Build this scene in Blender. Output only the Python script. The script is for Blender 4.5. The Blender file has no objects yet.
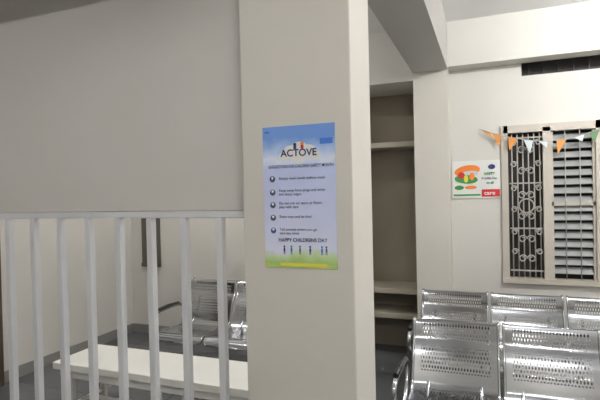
import bpy, math
from mathutils import Vector, Matrix
sc = bpy.context.scene
sc.view_settings.view_transform = 'Standard'

# ---------------------------------------------------------------- materials
def srgb(r, g, b):
    f = lambda c: (c/255/12.92) if c/255 <= .04045 else ((c/255+.055)/1.055)**2.4
    return (f(r), f(g), f(b), 1)

def mat(name, col, rough=.6, metal=0., var=0., scale=3., bump=0., bscale=60.):
    m = bpy.data.materials.new(name); m.use_nodes = True
    nt = m.node_tree; b = nt.nodes['Principled BSDF']
    b.inputs['Roughness'].default_value = rough
    b.inputs['Metallic'].default_value = metal
    tc = nt.nodes.new('ShaderNodeTexCoord')
    if var > 0:
        n = nt.nodes.new('ShaderNodeTexNoise'); n.inputs['Scale'].default_value = scale
        n.inputs['Detail'].default_value = 5
        r = nt.nodes.new('ShaderNodeValToRGB')
        c = srgb(*col)
        r.color_ramp.elements[0].position = .3; r.color_ramp.elements[1].position = .7
        r.color_ramp.elements[0].color = (c[0]*(1-var), c[1]*(1-var), c[2]*(1-var*1.15), 1)
        r.color_ramp.elements[1].color = c
        nt.links.new(tc.outputs['Object'], n.inputs['Vector'])
        nt.links.new(n.outputs['Fac'], r.inputs['Fac'])
        nt.links.new(r.outputs['Color'], b.inputs['Base Color'])
    else:
        b.inputs['Base Color'].default_value = srgb(*col)
    if bump > 0:
        n2 = nt.nodes.new('ShaderNodeTexNoise'); n2.inputs['Scale'].default_value = bscale
        bp = nt.nodes.new('ShaderNodeBump'); bp.inputs['Strength'].default_value = bump
        bp.inputs['Distance'].default_value = .01
        nt.links.new(tc.outputs['Object'], n2.inputs['Vector'])
        nt.links.new(n2.outputs['Fac'], bp.inputs['Height'])
        nt.links.new(bp.outputs['Normal'], b.inputs['Normal'])
    return m

M_wall = mat('wall_paint', (213, 210, 204), .6, var=.06, scale=1.6, bump=.05)
M_col = mat('column_paint', (209, 205, 197), .55, var=.05, scale=2.2, bump=.06, bscale=40)
M_part = mat('partition_paint', (205, 202, 197), .65, var=.05, scale=1.2)
M_beam = mat('beam_paint', (190, 188, 184), .6, var=.05, scale=1.5)
M_ceil = mat('ceiling_paint', (240, 240, 240), .7, var=.04, scale=1.5)
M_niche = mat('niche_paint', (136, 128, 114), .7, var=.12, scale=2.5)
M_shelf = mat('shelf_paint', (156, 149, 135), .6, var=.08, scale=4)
M_rail = mat('rail_satin_paint', (214, 215, 218), .35, .0, var=.05, scale=8)
M_bench = mat('bench_white_laminate', (234, 233, 228), .35, var=.04, scale=4)
M_chrome = mat('chrome_tube', (185, 187, 190), .18, 1.)
M_black = mat('black_plastic', (25, 25, 27), .4)
M_frame = mat('window_frame_paint', (190, 183, 172), .5, var=.08, scale=5)
M_grille = mat('grille_iron_paint', (172, 168, 162), .5, .05)
M_slat = mat('louvre_slat', (172, 174, 173), .25, .1)
M_dark = mat('dark_shutter', (46, 43, 41), .6)
M_door = mat('dark_wood', (84, 70, 62), .4, var=.3, scale=6)
M_orange = mat('flag_orange', (218, 145, 72), .7)
M_white = mat('flag_white', (205, 214, 218), .7)
M_green = mat('flag_green', (95, 128, 92), .7)
M_str = mat('string', (170, 170, 165), .8)
M_navy = mat('ink_navy', (40, 45, 105), .6)
M_inkgrey = mat('ink_grey', (90, 95, 120), .6)
M_red = mat('ink_red', (196, 40, 42), .6)
M_inkgreen = mat('ink_green', (60, 140, 70), .6)
M_inkorange = mat('ink_orange', (235, 130, 45), .6)
M_inkblue = mat('ink_blue', (60, 110, 200), .6)
M_inkteal = mat('ink_teal', (40, 120, 130), .6)
M_yellow = mat('ink_yellow', (225, 215, 80), .6)
M_paper = mat('sign_paper', (224, 225, 222), .45)
M_fix = mat('light_fixture_white', (230, 230, 230), .4)
M_base = mat('skirting_tile', (140, 138, 136), .4, var=.1, scale=4)
def emis(name, col, s):
    m = bpy.data.materials.new(name); m.use_nodes = True
    b = m.node_tree.nodes['Principled BSDF']
    b.inputs['Base Color'].default_value = (.9,.9,.9,1)
    b.inputs['Emission Color'].default_value = (*col,1); b.inputs['Emission Strength'].default_value = s
    return m

# floor tiles
M_floor = bpy.data.materials.new('floor_tiles'); M_floor.use_nodes = True
nt = M_floor.node_tree; b = nt.nodes['Principled BSDF']
tc = nt.nodes.new('ShaderNodeTexCoord'); br = nt.nodes.new('ShaderNodeTexBrick')
br.offset = 0; br.inputs['Scale'].default_value = 1
br.inputs['Brick Width'].default_value = .6; br.inputs['Row Height'].default_value = .6
br.inputs['Mortar Size'].default_value = .004
br.inputs['Color1'].default_value = srgb(96, 97, 100)
br.inputs['Color2'].default_value = srgb(90, 91, 95)
br.inputs['Mortar'].default_value = srgb(66, 66, 68)
nt.links.new(tc.outputs['Object'], br.inputs['Vector'])
nt.links.new(br.outputs['Color'], b.inputs['Base Color'])
b.inputs['Roughness'].default_value = .25

# perforated steel
M_perf = bpy.data.materials.new('perforated_steel'); M_perf.use_nodes = True
nt = M_perf.node_tree; b = nt.nodes['Principled BSDF']; out = nt.nodes['Material Output']
b.inputs['Base Color'].default_value = srgb(178, 180, 184)
b.inputs['Metallic'].default_value = 1; b.inputs['Roughness'].default_value = .18
uv = nt.nodes.new('ShaderNodeUVMap'); uv.uv_map = 'UVMap'
sp = nt.nodes.new('ShaderNodeSeparateXYZ'); nt.links.new(uv.outputs['UV'], sp.inputs[0])
def mth(op, a, c=None, d=None):
    n = nt.nodes.new('ShaderNodeMath'); n.operation = op
    for i, v in enumerate((a, c, d)):
        if v is None: continue
        if isinstance(v, (int, float)): n.inputs[i].default_value = v
        else: nt.links.new(v, n.inputs[i])
    return n.outputs[0]
P = .017
U = sp.outputs['X']; V = sp.outputs['Y']
vv = mth('DIVIDE', V, P*1.5)
row = mth('FLOOR', vv)
uu = mth('ADD', mth('DIVIDE', mth('ADD', U, 10), P), mth('MULTIPLY', mth('MODULO', row, 2), .5))
du = mth('MULTIPLY', mth('SUBTRACT', mth('FRACT', uu), .5), P)
dv = mth('MULTIPLY', mth('SUBTRACT', mth('FRACT', vv), .5), P*1.5)
dv2 = mth('MULTIPLY', dv, .5)
dist = mth('SQRT', mth('ADD', mth('MULTIPLY', du, du), mth('MULTIPLY', dv2, dv2)))
hole = mth('LESS_THAN', dist, .0046)
zu = mth('LESS_THAN', mth('ABSOLUTE', U), .20)
z1 = mth('LESS_THAN', mth('ABSOLUTE', mth('SUBTRACT', V, .155)), .055)
z3 = mth('LESS_THAN', mth('ABSOLUTE', mth('SUBTRACT', V, .32)), .075)
z2 = mth('LESS_THAN', mth('ABSOLUTE', mth('SUBTRACT', V, .66)), .16)
zone = mth('MULTIPLY', zu, mth('MAXIMUM', mth('MAXIMUM', z1, z3), z2))
fac = mth('MULTIPLY', hole, zone)
tr = nt.nodes.new('ShaderNodeBsdfTransparent'); mx = nt.nodes.new('ShaderNodeMixShader')
nt.links.new(fac, mx.inputs[0]); nt.links.new(b.outputs[0], mx.inputs[1])
nt.links.new(tr.outputs[0], mx.inputs[2]); nt.links.new(mx.outputs[0], out.inputs['Surface'])

# ---------------------------------------------------------------- mesh builder
class MB:
    def __init__(s): s.v = []; s.f = []; s.m = []; s.sm = []; s.uv = []; s.mats = []
    def mi(s, m):
        if m not in s.mats: s.mats.append(m)
        return s.mats.index(m)
    def face(s, idx, m, sm=False, uv=None):
        s.f.append(idx); s.m.append(s.mi(m)); s.sm.append(sm); s.uv.append(uv)
    def box(s, x0, x1, y0, y1, z0, z1, m, M=None):
        n = len(s.v)
        for p in ((x0,y0,z0),(x1,y0,z0),(x1,y1,z0),(x0,y1,z0),(x0,y0,z1),(x1,y0,z1),(x1,y1,z1),(x0,y1,z1)):
            s.v.append(tuple(M @ Vector(p)) if M else p)
        for q in ((0,3,2,1),(4,5,6,7),(0,1,5,4),(1,2,6,5),(2,3,7,6),(3,0,4,7)):
            s.face([n+i for i in q], m)
    def tube(s, pts, r, m, seg=10, closed=False):
        pts = [Vector(p) for p in pts]; N = len(pts)
        base = len(s.v); up = None
        for i, p in enumerate(pts):
            a = pts[i-1] if (i > 0 or closed) else p
            c = pts[(i+1) % N] if (i < N-1 or closed) else p
            t = (c-a).normalized()
            if up is None:
                up = Vector((0,0,1)) if abs(t.z) < .9 else Vector((1,0,0))
            up = (up - t*up.dot(t)).normalized(); sd = t.cross(up)
            for k in range(seg):
                an = 2*math.pi*k/seg
                s.v.append(tuple(p + up*math.cos(an)*r + sd*math.sin(an)*r))
        for i in range(N if closed else N-1):
            j = (i+1) % N
            for k in range(seg):
                l = (k+1) % seg
                s.face([base+i*seg+k, base+i*seg+l, base+j*seg+l, base+j*seg+k], m, True)
        if not closed:
            s.face([base+k for k in range(seg)][::-1], m)
            s.face([base+(N-1)*seg+k for k in range(seg)], m)
    def poly(s, pts, m):
        n = len(s.v); s.v += [tuple(p) for p in pts]; s.face(list(range(n, n+len(pts))), m)
    def build(s, name, loc=(0,0,0), parent=None, bevel=0):
        me = bpy.data.meshes.new(name); me.from_pydata(s.v, [], s.f)
        for m in s.mats: me.materials.append(m)
        u = me.uv_layers.new(name='UVMap')
        for p in me.polygons:
            p.material_index = s.m[p.index]; p.use_smooth = s.sm[p.index]
            if s.uv[p.index]:
                for li, c in zip(p.loop_indices, s.uv[p.index]): u.data[li].uv = c
        me.update()
        o = bpy.data.objects.new(name, me); sc.collection.objects.link(o); o.location = loc
        if parent: o.parent = parent
        if bevel:
            bv = o.modifiers.new('bevel', 'BEVEL'); bv.width = bevel; bv.segments = 2; bv.limit_method = 'ANGLE'
        return o

def smooth(pts, n=6, closed=False):
    pts = [Vector(p) for p in pts]; N = len(pts); out = []
    for i in range(N if closed else N-1):
        if closed: p0,p1,p2,p3 = pts[i-1],pts[i],pts[(i+1)%N],pts[(i+2)%N]
        else: p0,p1,p2,p3 = pts[max(i-1,0)],pts[i],pts[i+1],pts[min(i+2,N-1)]
        for k in range(n):
            t = k/n
            out.append(.5*((2*p1)+(p2-p0)*t+(2*p0-5*p1+4*p2-p3)*t*t+(3*p1-p0-3*p2+p3)*t**3))
    if not closed: out.append(pts[-1])
    return out

CE = 3.08
# ---------------------------------------------------------------- room shell
def boxes(name, lst, m, bevel=0):
    b = MB()
    for q in lst: b.box(*q, m)
    return b.build(name, bevel=bevel)

boxes('floor', [(-4.2, 2.4, -2.2, 5.2, -.1, 0)], M_floor)
boxes('ceiling', [(-4.2, 2.4, -2.2, 5.2, CE, CE+.1)], M_ceil)
boxes('wall_left', [(-4.2, -4, -2.2, 5.2, 0, CE)], M_wall)
boxes('wall_right', [(2.2, 2.4, -2.2, 5.2, 0, CE)], M_wall)
boxes('wall_front', [(-4, 2.2, -2.2, -2.0, 0, CE)], M_wall)
Y0, Y1 = 4.6, 4.8
b = MB()
for q in [(-4,-3.8,0,CE),(-3.8,-3.6,0,.82),(-3.8,-3.6,2.1,CE),(-3.6,-1.35,0,CE),
          (-.62,.114,0,CE),(.114,.28,0,.81),(.114,.28,2.125,CE),
          (.28,.86,0,.81),(.28,.86,2.125,2.58),(.28,.86,2.74,CE),(.86,1.7,0,2.58),(.86,1.7,2.74,CE),(1.7,2.2,0,CE)]:
    b.box(q[0],q[1],Y0,Y1,q[2],q[3],M_wall)
b.box(-1.35,-.62,Y0,5.0,2.60,CE,M_wall)
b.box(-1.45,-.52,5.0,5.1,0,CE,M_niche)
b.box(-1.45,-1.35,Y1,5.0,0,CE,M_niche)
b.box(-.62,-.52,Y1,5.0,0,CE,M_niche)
b.build('wall_back')
boxes('wall_partition', [(-4,-.925,1.83,1.89,1.538,CE)], M_part)
boxes('trim_beam_back_right', [(-.32,2.2,4.42,4.6,2.69,CE)], M_wall)
boxes('trim_beam_back_left', [(-4,-.62,4.42,4.6,2.60,CE)], M_wall)
boxes('trim_beam_main', [(-.62,-.32,-2.0,4.6,2.667,CE)], M_beam)
boxes('added_shade_beam', [(-4,-.62,1.15,1.4,2.66,CE)], M_beam)  # added beam out of view, placed to shade the top of the partition
boxes('wall_pilaster', [(-.62,-.32,4.42,4.6,0,2.667)], M_col)
boxes('column', [(-.925,-.467,1.72,2.03,0,CE)], M_col, bevel=.006)

# niche shelves
b = MB()
for z in (2.03, .62, .38):
    b.box(-1.35,-.62,4.62,5.0,z,z+.05,M_shelf)
b.build('niche_shelves', bevel=.003)

# baseboards
boxes('baseboard_back', [(-4,-1.35,4.585,4.6,0,.1),(-.32,2.2,4.585,4.6,0,.1)], M_base)
boxes('baseboard_left', [(-4,-3.985,-2,1.8,0,.1),(-4,-3.985,2.93,4.585,0,.1)], M_base)

# door on left wall
b = MB()
D0 = -.15
b.box(-3.998,-3.93,2.05+D0,2.12+D0,0,2.12,M_door); b.box(-3.998,-3.93,2.98+D0,3.05+D0,0,2.12,M_door); b.box(-3.998,-3.93,2.05+D0,3.05+D0,2.05,2.12,M_door)
b.box(-3.998,-3.955,2.12+D0,2.98+D0,.01,2.05,M_door)
for z0,z1 in ((.2,.9),(1.05,1.9)):
    b.box(-3.955,-3.945,2.24+D0,2.5+D0,z0,z1,M_door); b.box(-3.955,-3.945,2.6+D0,2.86+D0,z0,z1,M_door)
b.tube([(-3.955,2.9+D0,1.0),(-3.9,2.9+D0,1.0),(-3.9,2.8+D0,1.0)],.01,M_chrome)
b.build('door_1', bevel=.004)

# ---------------------------------------------------------------- railing
b = MB()
b.box(-4,-.925,1.835,1.875,1.503,1.536,M_rail)
b.box(-4,-.925,1.84,1.87,.10,.13,M_rail)
x = -1.113
while x > -3.98:
    b.box(x-.017,x+.017,1.838,1.872,.13,1.503,M_rail); x -= .1895
for x in (-3.9,-2.5,-1.0):
    b.box(x-.03,x+.03,1.83,1.88,0,.10,M_rail)
b.build('metal_railing', bevel=.004)

# ---------------------------------------------------------------- bench
b = MB()
b.box(-2.90,-1.2,2.50,2.93,.40,.45,M_bench)
b.box(-2.82,-1.24,2.55,2.575,.33,.40,M_bench); b.box(-2.82,-1.24,2.875,2.90,.33,.40,M_bench)
for x in (-2.8,-2.05,-1.3):
    for y in (2.575,2.875): b.box(x-.02,x+.02,y-.02,y+.02,0,.40,M_bench)
    b.box(x-.012,x+.012,2.59,2.86,.12,.145,M_bench)
b.box(-2.8,-1.3,2.72,2.745,.12,.145,M_bench)
b.build('white_bench', bevel=.005)

# ---------------------------------------------------------------- waiting chairs
def chair_row():
    b = MB(); pitch = .52; hw = .245
    prof = [(.172,.745),(.184,.765),(.176,.787),(.152,.796),(.128,.780),(.118,.735),(.110,.690),(.088,.655),(.058,.600),(.034,.53),(.016,.48),
            (-.002,.435),(-.045,.404),(-.11,.396),(-.2,.402),(-.3,.412),(-.39,.428),(-.44,.428),(-.475,.405),(-.485,.375)]
    pr = smooth([(0,y,z) for y,z in prof], 4)
    L = [0]
    for i in range(1,len(pr)): L.append(L[-1]+(pr[i]-pr[i-1]).length)
    T = L[-1]; R = .05; nx = 14
    for c in range(3):
        cx = (c+.5)*pitch
        base = len(b.v); W = []
        for i,p in enumerate(pr):
            d = min(max(L[i]-.03,0)+.004, T-L[i]+.004)
            w = hw - R + math.sqrt(max(R*R-(R-min(d,R))**2,0))
            W.append(w)
            for k in range(nx+1):
                xx = -w + 2*w*k/nx
                dish = .022*(1-(xx/hw)**2) if .06 < L[i] < T-.05 else 0
                b.v.append((cx+xx, p.y+dish, p.z-dish*.3))
        for i in range(len(pr)-1):
            for k in range(nx):
                q = [base+i*(nx+1)+k, base+i*(nx+1)+k+1, base+(i+1)*(nx+1)+k+1, base+(i+1)*(nx+1)+k]
                u0,u1 = -W[i]+2*W[i]*k/nx, -W[i]+2*W[i]*(k+1)/nx
                u2,u3 = -W[i+1]+2*W[i+1]*(k+1)/nx, -W[i+1]+2*W[i+1]*k/nx
                b.face(q, M_perf, True, [(u0,L[i]),(u1,L[i]),(u2,L[i+1]),(u3,L[i+1])])
        loop = [(cx-W[i],pr[i].y,pr[i].z) for i in range(4,len(pr))]
        loop2 = [(cx+W[i],pr[i].y,pr[i].z) for i in range(4,len(pr))]
        b.tube(loop,.008,M_chrome,8); b.tube(loop2,.008,M_chrome,8)
        b.tube([(cx-W[0],pr[0].y,pr[0].z),(cx+W[0],pr[0].y,pr[0].z)],.006,M_chrome,8)
        b.tube([(cx-W[-1],pr[-1].y,pr[-1].z),(cx+W[-1],pr[-1].y,pr[-1].z)],.006,M_chrome,8)
        for s in (-.15,.15):
            b.tube(smooth([(cx+s,-.36,.405),(cx+s,-.2,.375),(cx+s,-.06,.385),(cx+s,.06,.48),(cx+s,.135,.64)],4),.011,M_chrome,8)
    Wt = 3*pitch
    b.box(.0,Wt,-.19,-.13,.30,.36,M_chrome)
    for x in (.14,Wt-.14):
        b.box(x-.025,x+.025,-.185,-.135,.06,.30,M_chrome)
        b.tube(smooth([(x,-.44,.022),(x,-.38,.04),(x,-.16,.085),(x,.08,.04),(x,.14,.022)],5),.021,M_chrome)
        for y in (-.44,.14):
            b.tube([(x,y,0),(x,y,.022)],.026,M_black,12)
    for x in (-.022,Wt+.022):
        a = smooth([(x,-.16,.32),(x,-.25,.36),(x,-.36,.44),(x,-.40,.52),(x,-.36,.572),(x,-.25,.585),(x,-.08,.585),(x,.02,.565),(x,.05,.50),(x,.0,.40),(x,-.1,.33)],5)
        b.tube(a,.014,M_chrome)
        b.tube([(x,-.34,.595),(x,-.2,.603),(x,-.04,.595)],.016,M_black)
        b.tube([(x,-.16,.33),(x+(.05 if x<0 else -.05),-.16,.33)],.016,M_chrome)
    return b
cr = chair_row()
o = cr.build('steel_waiting_chair_row', (-.468,2.95,0))
for loc in ((-.53,3.87,0),(-2.74,3.84,0)):
    o2 = bpy.data.objects.new('steel_waiting_chair_row', o.data); sc.collection.objects.link(o2); o2.location = loc

# ---------------------------------------------------------------- windows
def scroll(b, cx, cz, r, y, flip, m):
    pts = []
    for i in range(22):
        a = i/21*math.pi*2.6; rr = r*(1-.62*i/21)
        pts.append((cx+flip*(math.cos(a)*rr - r), y, cz+math.sin(a)*rr))
    b.tube(pts,.0055,m,6)

def window(name, x0, x1, z0, z1, two=True, fm=M_frame):
    b = MB(); F = .045
    ya, yb = 4.575, 4.66
    b.box(x0-.02,x0+F-.01,ya,yb,z0-.02,z1+.03,fm); b.box(x1-F+.01,x1+.03,ya,yb,z0-.02,z1+.03,fm)
    b.box(x0,x1,ya,yb,z1-F+.01,z1+.03,fm); b.box(x0-.02,x1+.03,ya-.015,yb,z0-.03,z0+.015,fm)
    xa = x0+F
    xm = x0+(x1-x0)*.46 if two else x1-F
    if two: b.box(xm-.03,xm+.03,ya,yb,z0,z1,fm); xm -= .03
    n = 6 if two else 3
    for i in range(n):
        x = xa+(xm-xa)*(i+.5)/n
        b.tube([(x,4.61,z0),(x,4.61,z1)],.0055,M_grille,6)
    H = z1-z0
    for k in (.06,.34,.64,.94):
        b.box(xa,xm,4.604,4.616,z0+H*k-.006,z0+H*k+.006,M_grille)
    mid = (xa+xm)/2; r = (xm-xa)*.13
    if two:
        for k in (.14,.27,.42,.56,.72,.86):
            scroll(b, mid, z0+H*k, r, 4.60, 1, M_grille); scroll(b, mid, z0+H*k, r, 4.60, -1, M_grille)
            scroll(b, mid+r*2, z0+H*k+.06, r*.8, 4.60, -1, M_grille); scroll(b, mid-r*2, z0+H*k+.06, r*.8, 4.60, 1, M_grille)
        b.tube([(mid+.06*math.cos(t*.3927),4.60,z0+H*.49+.06*math.sin(t*.3927)) for t in range(16)],.006,M_grille,6,True)
    b.box(xa-.01,xm+.01,4.70,4.71,z0,z1,M_dark)
    if two:
        xb = xm+.06; xe = x1-F+.01
        zz = z0+H*.5
        b.box(xb,xe,4.60,4.65,zz-.015,zz+.015,fm)
        b.box(xb,xb+.02,4.6,4.64,z0,z1,fm); b.box(xe-.02,xe,4.6,4.64,z0,z1,fm)
        N = 16
        for i in range(N):
            zz = z0+.05+(H-.1)*(i+.5)/N
            Mx = Matrix.Translation((0,4.63,zz)) @ Matrix.Rotation(math.radians(45),4,'X')
            b.box(xb+.02,xe-.02,-.036,.036,-.003,.003,M_slat,Mx)
        for s in (.33,.66):
            x = xb+(xe-xb)*s
            b.tube([(x,4.592,z0),(x,4.592,z1)],.004,M_grille,6)
        b.box(xb,xe,4.72,4.73,z0,z1,M_dark)
    return b.build(name)
window('window_1', .125, .86, .81, 2.125)
M_frame2 = mat('window_frame_dark', (92, 90, 82), .5, var=.1, scale=5)
window('window_2', -3.8, -3.6, .82, 2.1, False, M_frame2)
# ventilator
b = MB()
b.box(.28,1.7,4.76,4.79,2.58,2.74,M_dark)
for i in range(12):
    x = .35+i*.115; b.box(x-.005,x+.005,4.70,4.71,2.58,2.74,M_dark)
b.build('window_3')

# ---------------------------------------------------------------- bunting
b = MB()
sp_ = smooth([(-.07,4.56,2.14),(.08,4.54,2.08),(.26,4.53,2.03),(.45,4.53,2.0),(.62,4.53,2.01),(.8,4.54,2.06),(1.0,4.54,2.13),(1.3,4.56,2.2)],8)
b.tube(sp_,.003,M_str,6)
def at(x):
    x = max(x, -.0699)
    for p,q in zip(sp_,sp_[1:]):
        if p.x <= x <= q.x: return p.lerp(q,(x-p.x)/(q.x-p.x))
    return sp_[-1].copy()
for x,m,tw,h in ((-.02,M_orange,.06,.07),(.07,M_orange,.02,.11),(.20,M_orange,-.03,.11),(.32,M_white,.01,.12),(.43,M_white,.03,.06),(.57,M_orange,-.03,.12),(.70,M_white,.02,.05),(.81,M_green,.0,.10),(.95,M_orange,0,.10),(1.08,M_white,.02,.10)):
    p, q = at(x-.038), at(x+.038)
    tip = (p+q)/2+Vector((tw,-.012,-h))
    b.poly([p,q,tip],m)
b.build('bunting_flags')

# ---------------------------------------------------------------- text helper
def text(body, x, z, y, size, m, parent, name, align='LEFT', bold=0., sx=1.):
    cu = bpy.data.curves.new(name,'FONT'); cu.body = body; cu.size = size; cu.align_x = align; cu.offset = bold
    ob = bpy.data.objects.new(name+'_tmp', cu); sc.collection.objects.link(ob)
    dg = bpy.context.evaluated_depsgraph_get(); dg.update()
    me = bpy.data.meshes.new_from_object(ob.evaluated_get(dg))
    bpy.data.objects.remove(ob)
    me.materials.clear(); me.materials.append(m)
    o = bpy.data.objects.new(name, me); sc.collection.objects.link(o)
    o.location = (x,y,z); o.rotation_euler = (math.pi/2,0,0); o.scale = (sx,1,1); o.parent = parent
    return o

# ---------------------------------------------------------------- poster
PM = bpy.data.materials.new('poster_print'); PM.use_nodes = True
nt = PM.node_tree; bs = nt.nodes['Principled BSDF']; bs.inputs['Roughness'].default_value = .4
tc = nt.nodes.new('ShaderNodeTexCoord'); s3 = nt.nodes.new('ShaderNodeSeparateXYZ')
nt.links.new(tc.outputs['Generated'], s3.inputs[0])
nz = nt.nodes.new('ShaderNodeTexNoise'); nz.inputs['Scale'].default_value = 16
nt.links.new(tc.outputs['Object'], nz.inputs['Vector'])
ad = nt.nodes.new('ShaderNodeMath'); ad.operation = 'MULTIPLY_ADD'
nt.links.new(nz.outputs['Fac'], ad.inputs[0]); ad.inputs[1].default_value = .12
nt.links.new(s3.outputs['Z'], ad.inputs[2])
rp = nt.nodes.new('ShaderNodeValToRGB'); nt.links.new(ad.outputs[0], rp.inputs['Fac'])
els = [(0.03,(215,215,110)),(.09,(165,200,115)),(.14,(195,215,165)),(.18,(216,221,240)),(.5,(200,206,240)),(.76,(192,203,240)),(.83,(218,227,245)),(.91,(160,188,234)),(.98,(108,150,218))]
cr_ = rp.color_ramp
cr_.elements[0].position = els[0][0]; cr_.elements[0].color = srgb(*els[0][1])
cr_.elements[1].position = els[-1][0]; cr_.elements[1].color = srgb(*els[-1][1])
for p,c in els[1:-1]:
    e = cr_.elements.new(p); e.color = srgb(*c)
nt.links.new(rp.outputs['Color'], bs.inputs['Base Color'])
PX0, PX1, PZ0, PZ1 = -.829, -.531, 1.315, 1.865
W = PX1-PX0; H = PZ1-PZ0
b = MB(); b.box(PX0,PX1,1.716,1.7195,PZ0,PZ1,PM)
poster = b.build('wall_poster')
b = MB(); yp = 1.7150
def rect(b, u0,u1,v0,v1,m,y=yp):
    b.poly([(PX0+W*u0,y,PZ1-H*v1),(PX0+W*u1,y,PZ1-H*v1),(PX0+W*u1,y,PZ1-H*v0),(PX0+W*u0,y,PZ1-H*v0)],m)
def disc(b,u,v,r,m,y=yp,ax=1.,n=16):
    cx,cz = PX0+W*u, PZ1-H*v
    b.poly([(cx+math.cos(2*math.pi*i/n)*r*ax,y,cz+math.sin(2*math.pi*i/n)*r) for i in range(n)],m)
for i,(u,v,r) in enumerate(((.30,.215,.018),(.40,.185,.026),(.52,.17,.030),(.64,.185,.026),(.73,.215,.018),(.5,.21,.03))):
    disc(b,u,v,r,M_paper,yp+.0008-i*.00015,1.25)
rect(b,.80,.97,.10,.14,M_inkblue)
rect(b,.03,.10,.03,.045,M_inkblue)
disc(b,.46,.135,.007,M_navy,yp-.0004); rect(b,.44,.48,.145,.165,M_navy,yp-.0004)
disc(b,.56,.13,.007,M_inkorange,yp-.0004); rect(b,.54,.58,.14,.165,M_red,yp-.0004)
for i,(v,m) in enumerate(((.36,M_navy),(.455,M_inkgrey),(.545,M_inkteal),(.635,M_inkgrey),(.725,M_inkblue))):
    disc(b,.13,v+.012,.012,m); disc(b,.13,v+.004,.005,M_paper,yp-.0004); rect(b,.10,.16,v+.014,v+.028,M_inkgrey,yp-.0005)
for i,(u,m) in enumerate(((.28,M_navy),(.38,M_inkteal),(.50,M_inkgrey),(.64,M_navy),(.80,M_inkblue),(.86,M_inkgrey))):
    disc(b,u,.850,.004,m); rect(b,u-.012,u+.012,.860,.885,m); rect(b,u-.011,u-.003,.885,.905,m); rect(b,u+.003,u+.011,.885,.905,m)
rect(b,.22,.86,.965,.985,M_yellow)
b.build('print_graphics', parent=poster)
yt = 1.7140
text('ACTOVE', PX0+W*.26, PZ1-H*.215, yt, .038, M_navy, poster, 'title_text', bold=.0008, sx=1.0)
text('SUGGESTIONS FOR CHILDREN SAFETY MONTH', PX0+W*.08, PZ1-H*.295, yt, .0165, M_navy, poster, 'heading_text', bold=.0002, sx=.76)
rows = ['Always wash hands before meals','Keep away from plugs and wires\nand sharp edges','Do not run on stairs or floors\nplay with care','Share toys and be kind','Tell parents where you go\nand stay close']
for i,(t,v) in enumerate(zip(rows,(.37,.455,.545,.64,.73))):
    text(t, PX0+W*.22, PZ1-H*v-.004, yt, .0145, M_inkgrey, poster, 'row_text_%d'%(i+1), bold=.0001)
text("HAPPY CHILDRENS DAY", PX0+W*.20, PZ1-H*.815, yt, .0195, M_navy, poster, 'footer_text', bold=.0003, sx=.95)

# ---------------------------------------------------------------- wall sign
SX0,SX1,SZ0,SZ1 = -.31,.095,1.53,1.865
b = MB(); b.box(SX0,SX1,4.588,4.5995,SZ0,SZ1,M_paper); sign = b.build('wall_sign')
b = MB(); ys = 4.586
def blob(cx,cz,rx,rz,m,a0=0,a1=360,y=ys,rot=0):
    n=20; pts=[]
    for i in range(n):
        a=math.radians(a0+(a1-a0)*i/(n-1)); px,pz=math.cos(a)*rx,math.sin(a)*rz
        r=math.radians(rot); pts.append((cx+px*math.cos(r)-pz*math.sin(r),y,cz+px*math.sin(r)+pz*math.cos(r)))
    b.poly(pts,m)
def srect(x0,x1,z0,z1,m,y=ys): b.poly([(x0,y,z0),(x1,y,z0),(x1,y,z1),(x0,y,z1)],m)
blob(SX0+.13,SZ1-.09,.11,.05,M_inkorange,rot=8)
blob(SX0+.14,SZ1-.12,.085,.028,M_white,y=ys-.001,rot=8)
blob(SX0+.12,SZ1-.165,.10,.04,M_inkgreen,y=ys-.0015,rot=-5)
blob(SX0+.08,SZ1-.13,.03,.03,M_red,y=ys-.002)
blob(SX0+.17,SZ1-.14,.022,.035,M_inkorange,y=ys-.0022)
blob(SX0+.12,SZ1-.16,.018,.035,M_yellow,y=ys-.0024)
blob(SX0+.06,SZ1-.24,.04,.02,M_inkgreen); blob(SX0+.16,SZ1-.24,.05,.016,M_inkorange)
srect(SX0+.01,SX0+.24,SZ0+.02,SZ0+.035,M_inkgreen)
srect(SX0+.25,SX1-.005,SZ0+.01,SZ0+.075,M_red)
blob(SX1-.07,SZ1-.06,.03,.022,M_navy)
b.build('print_graphics_sign', parent=sign)
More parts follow.
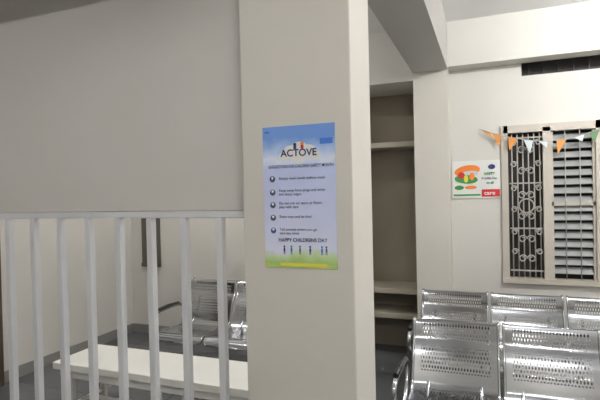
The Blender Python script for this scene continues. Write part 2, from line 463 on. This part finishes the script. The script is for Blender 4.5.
text('HAPPY', SX0+.27, SZ1-.13, ys-.002, .034, M_inkgreen, sign, 'sign_text_1', sx=.9, bold=.0008)
text('Republic Day', SX0+.25, SZ1-.17, ys-.002, .028, M_inkgrey, sign, 'sign_text_2', sx=.85, bold=.0008)
text('to all', SX0+.29, SZ1-.21, ys-.002, .030, M_inkgreen, sign, 'sign_text_3', bold=.0008)
text('care', SX0+.27, SZ0+.028, ys-.002, .048, M_paper, sign, 'sign_text_4', sx=1.1, bold=.001)

# ---------------------------------------------------------------- lights (tube fittings, the last one an added fill)
M_tubeA = emis('tube_glow_a', (1.0,1.0,.99), 310)
M_tubeB = emis('tube_glow_b', (1.0,.98,.94), 150)
M_tubeC = emis('tube_glow_c', (1.0,.985,.955), 215)
M_fillD = emis('fill_glow_d', (1.0,.985,.955), 100)
def tube(loc, m, ln=1.2, rot=0):
    b = MB(); z = -.09
    b.tube([(-ln/2,0,z),(ln/2,0,z)],.016,m,12)
    b.box(-ln/2-.03,ln/2+.03,-.015,.015,.01,.05,M_fix)
    for s in (-1,1): b.box(s*(ln/2+.012)-.012,s*(ln/2+.012)+.012,-.018,.018,z-.02,.01,M_fix)
    o = b.build('tube_light', loc); o.rotation_euler = (0,0,rot); return o
tube((1.25,2.9,3.03), M_tubeA)
tube((-2.6,3.5,3.03), M_tubeB)
tube((.9,-.6,3.03), M_tubeC)
tube((-2.3,-.6,3.03), M_fillD)  # added fill lamp, unseen, brightens the partition

w = bpy.data.worlds.new('world'); sc.world = w; w.use_nodes = True
w.node_tree.nodes['Background'].inputs[0].default_value = (.02,.022,.03,1)
w.node_tree.nodes['Background'].inputs[1].default_value = 1

# ---------------------------------------------------------------- camera
cam = bpy.data.cameras.new('camera'); co = bpy.data.objects.new('camera', cam); sc.collection.objects.link(co)
cam.lens = 28.8; cam.sensor_width = 36
co.matrix_world = (Matrix.Translation((0,0,1.6)) @ Matrix.Rotation(math.radians(21.5),4,'Z')
    @ Matrix.Rotation(math.radians(89.3),4,'X') @ Matrix.Rotation(math.radians(-1.3),4,'Z'))
sc.camera = co
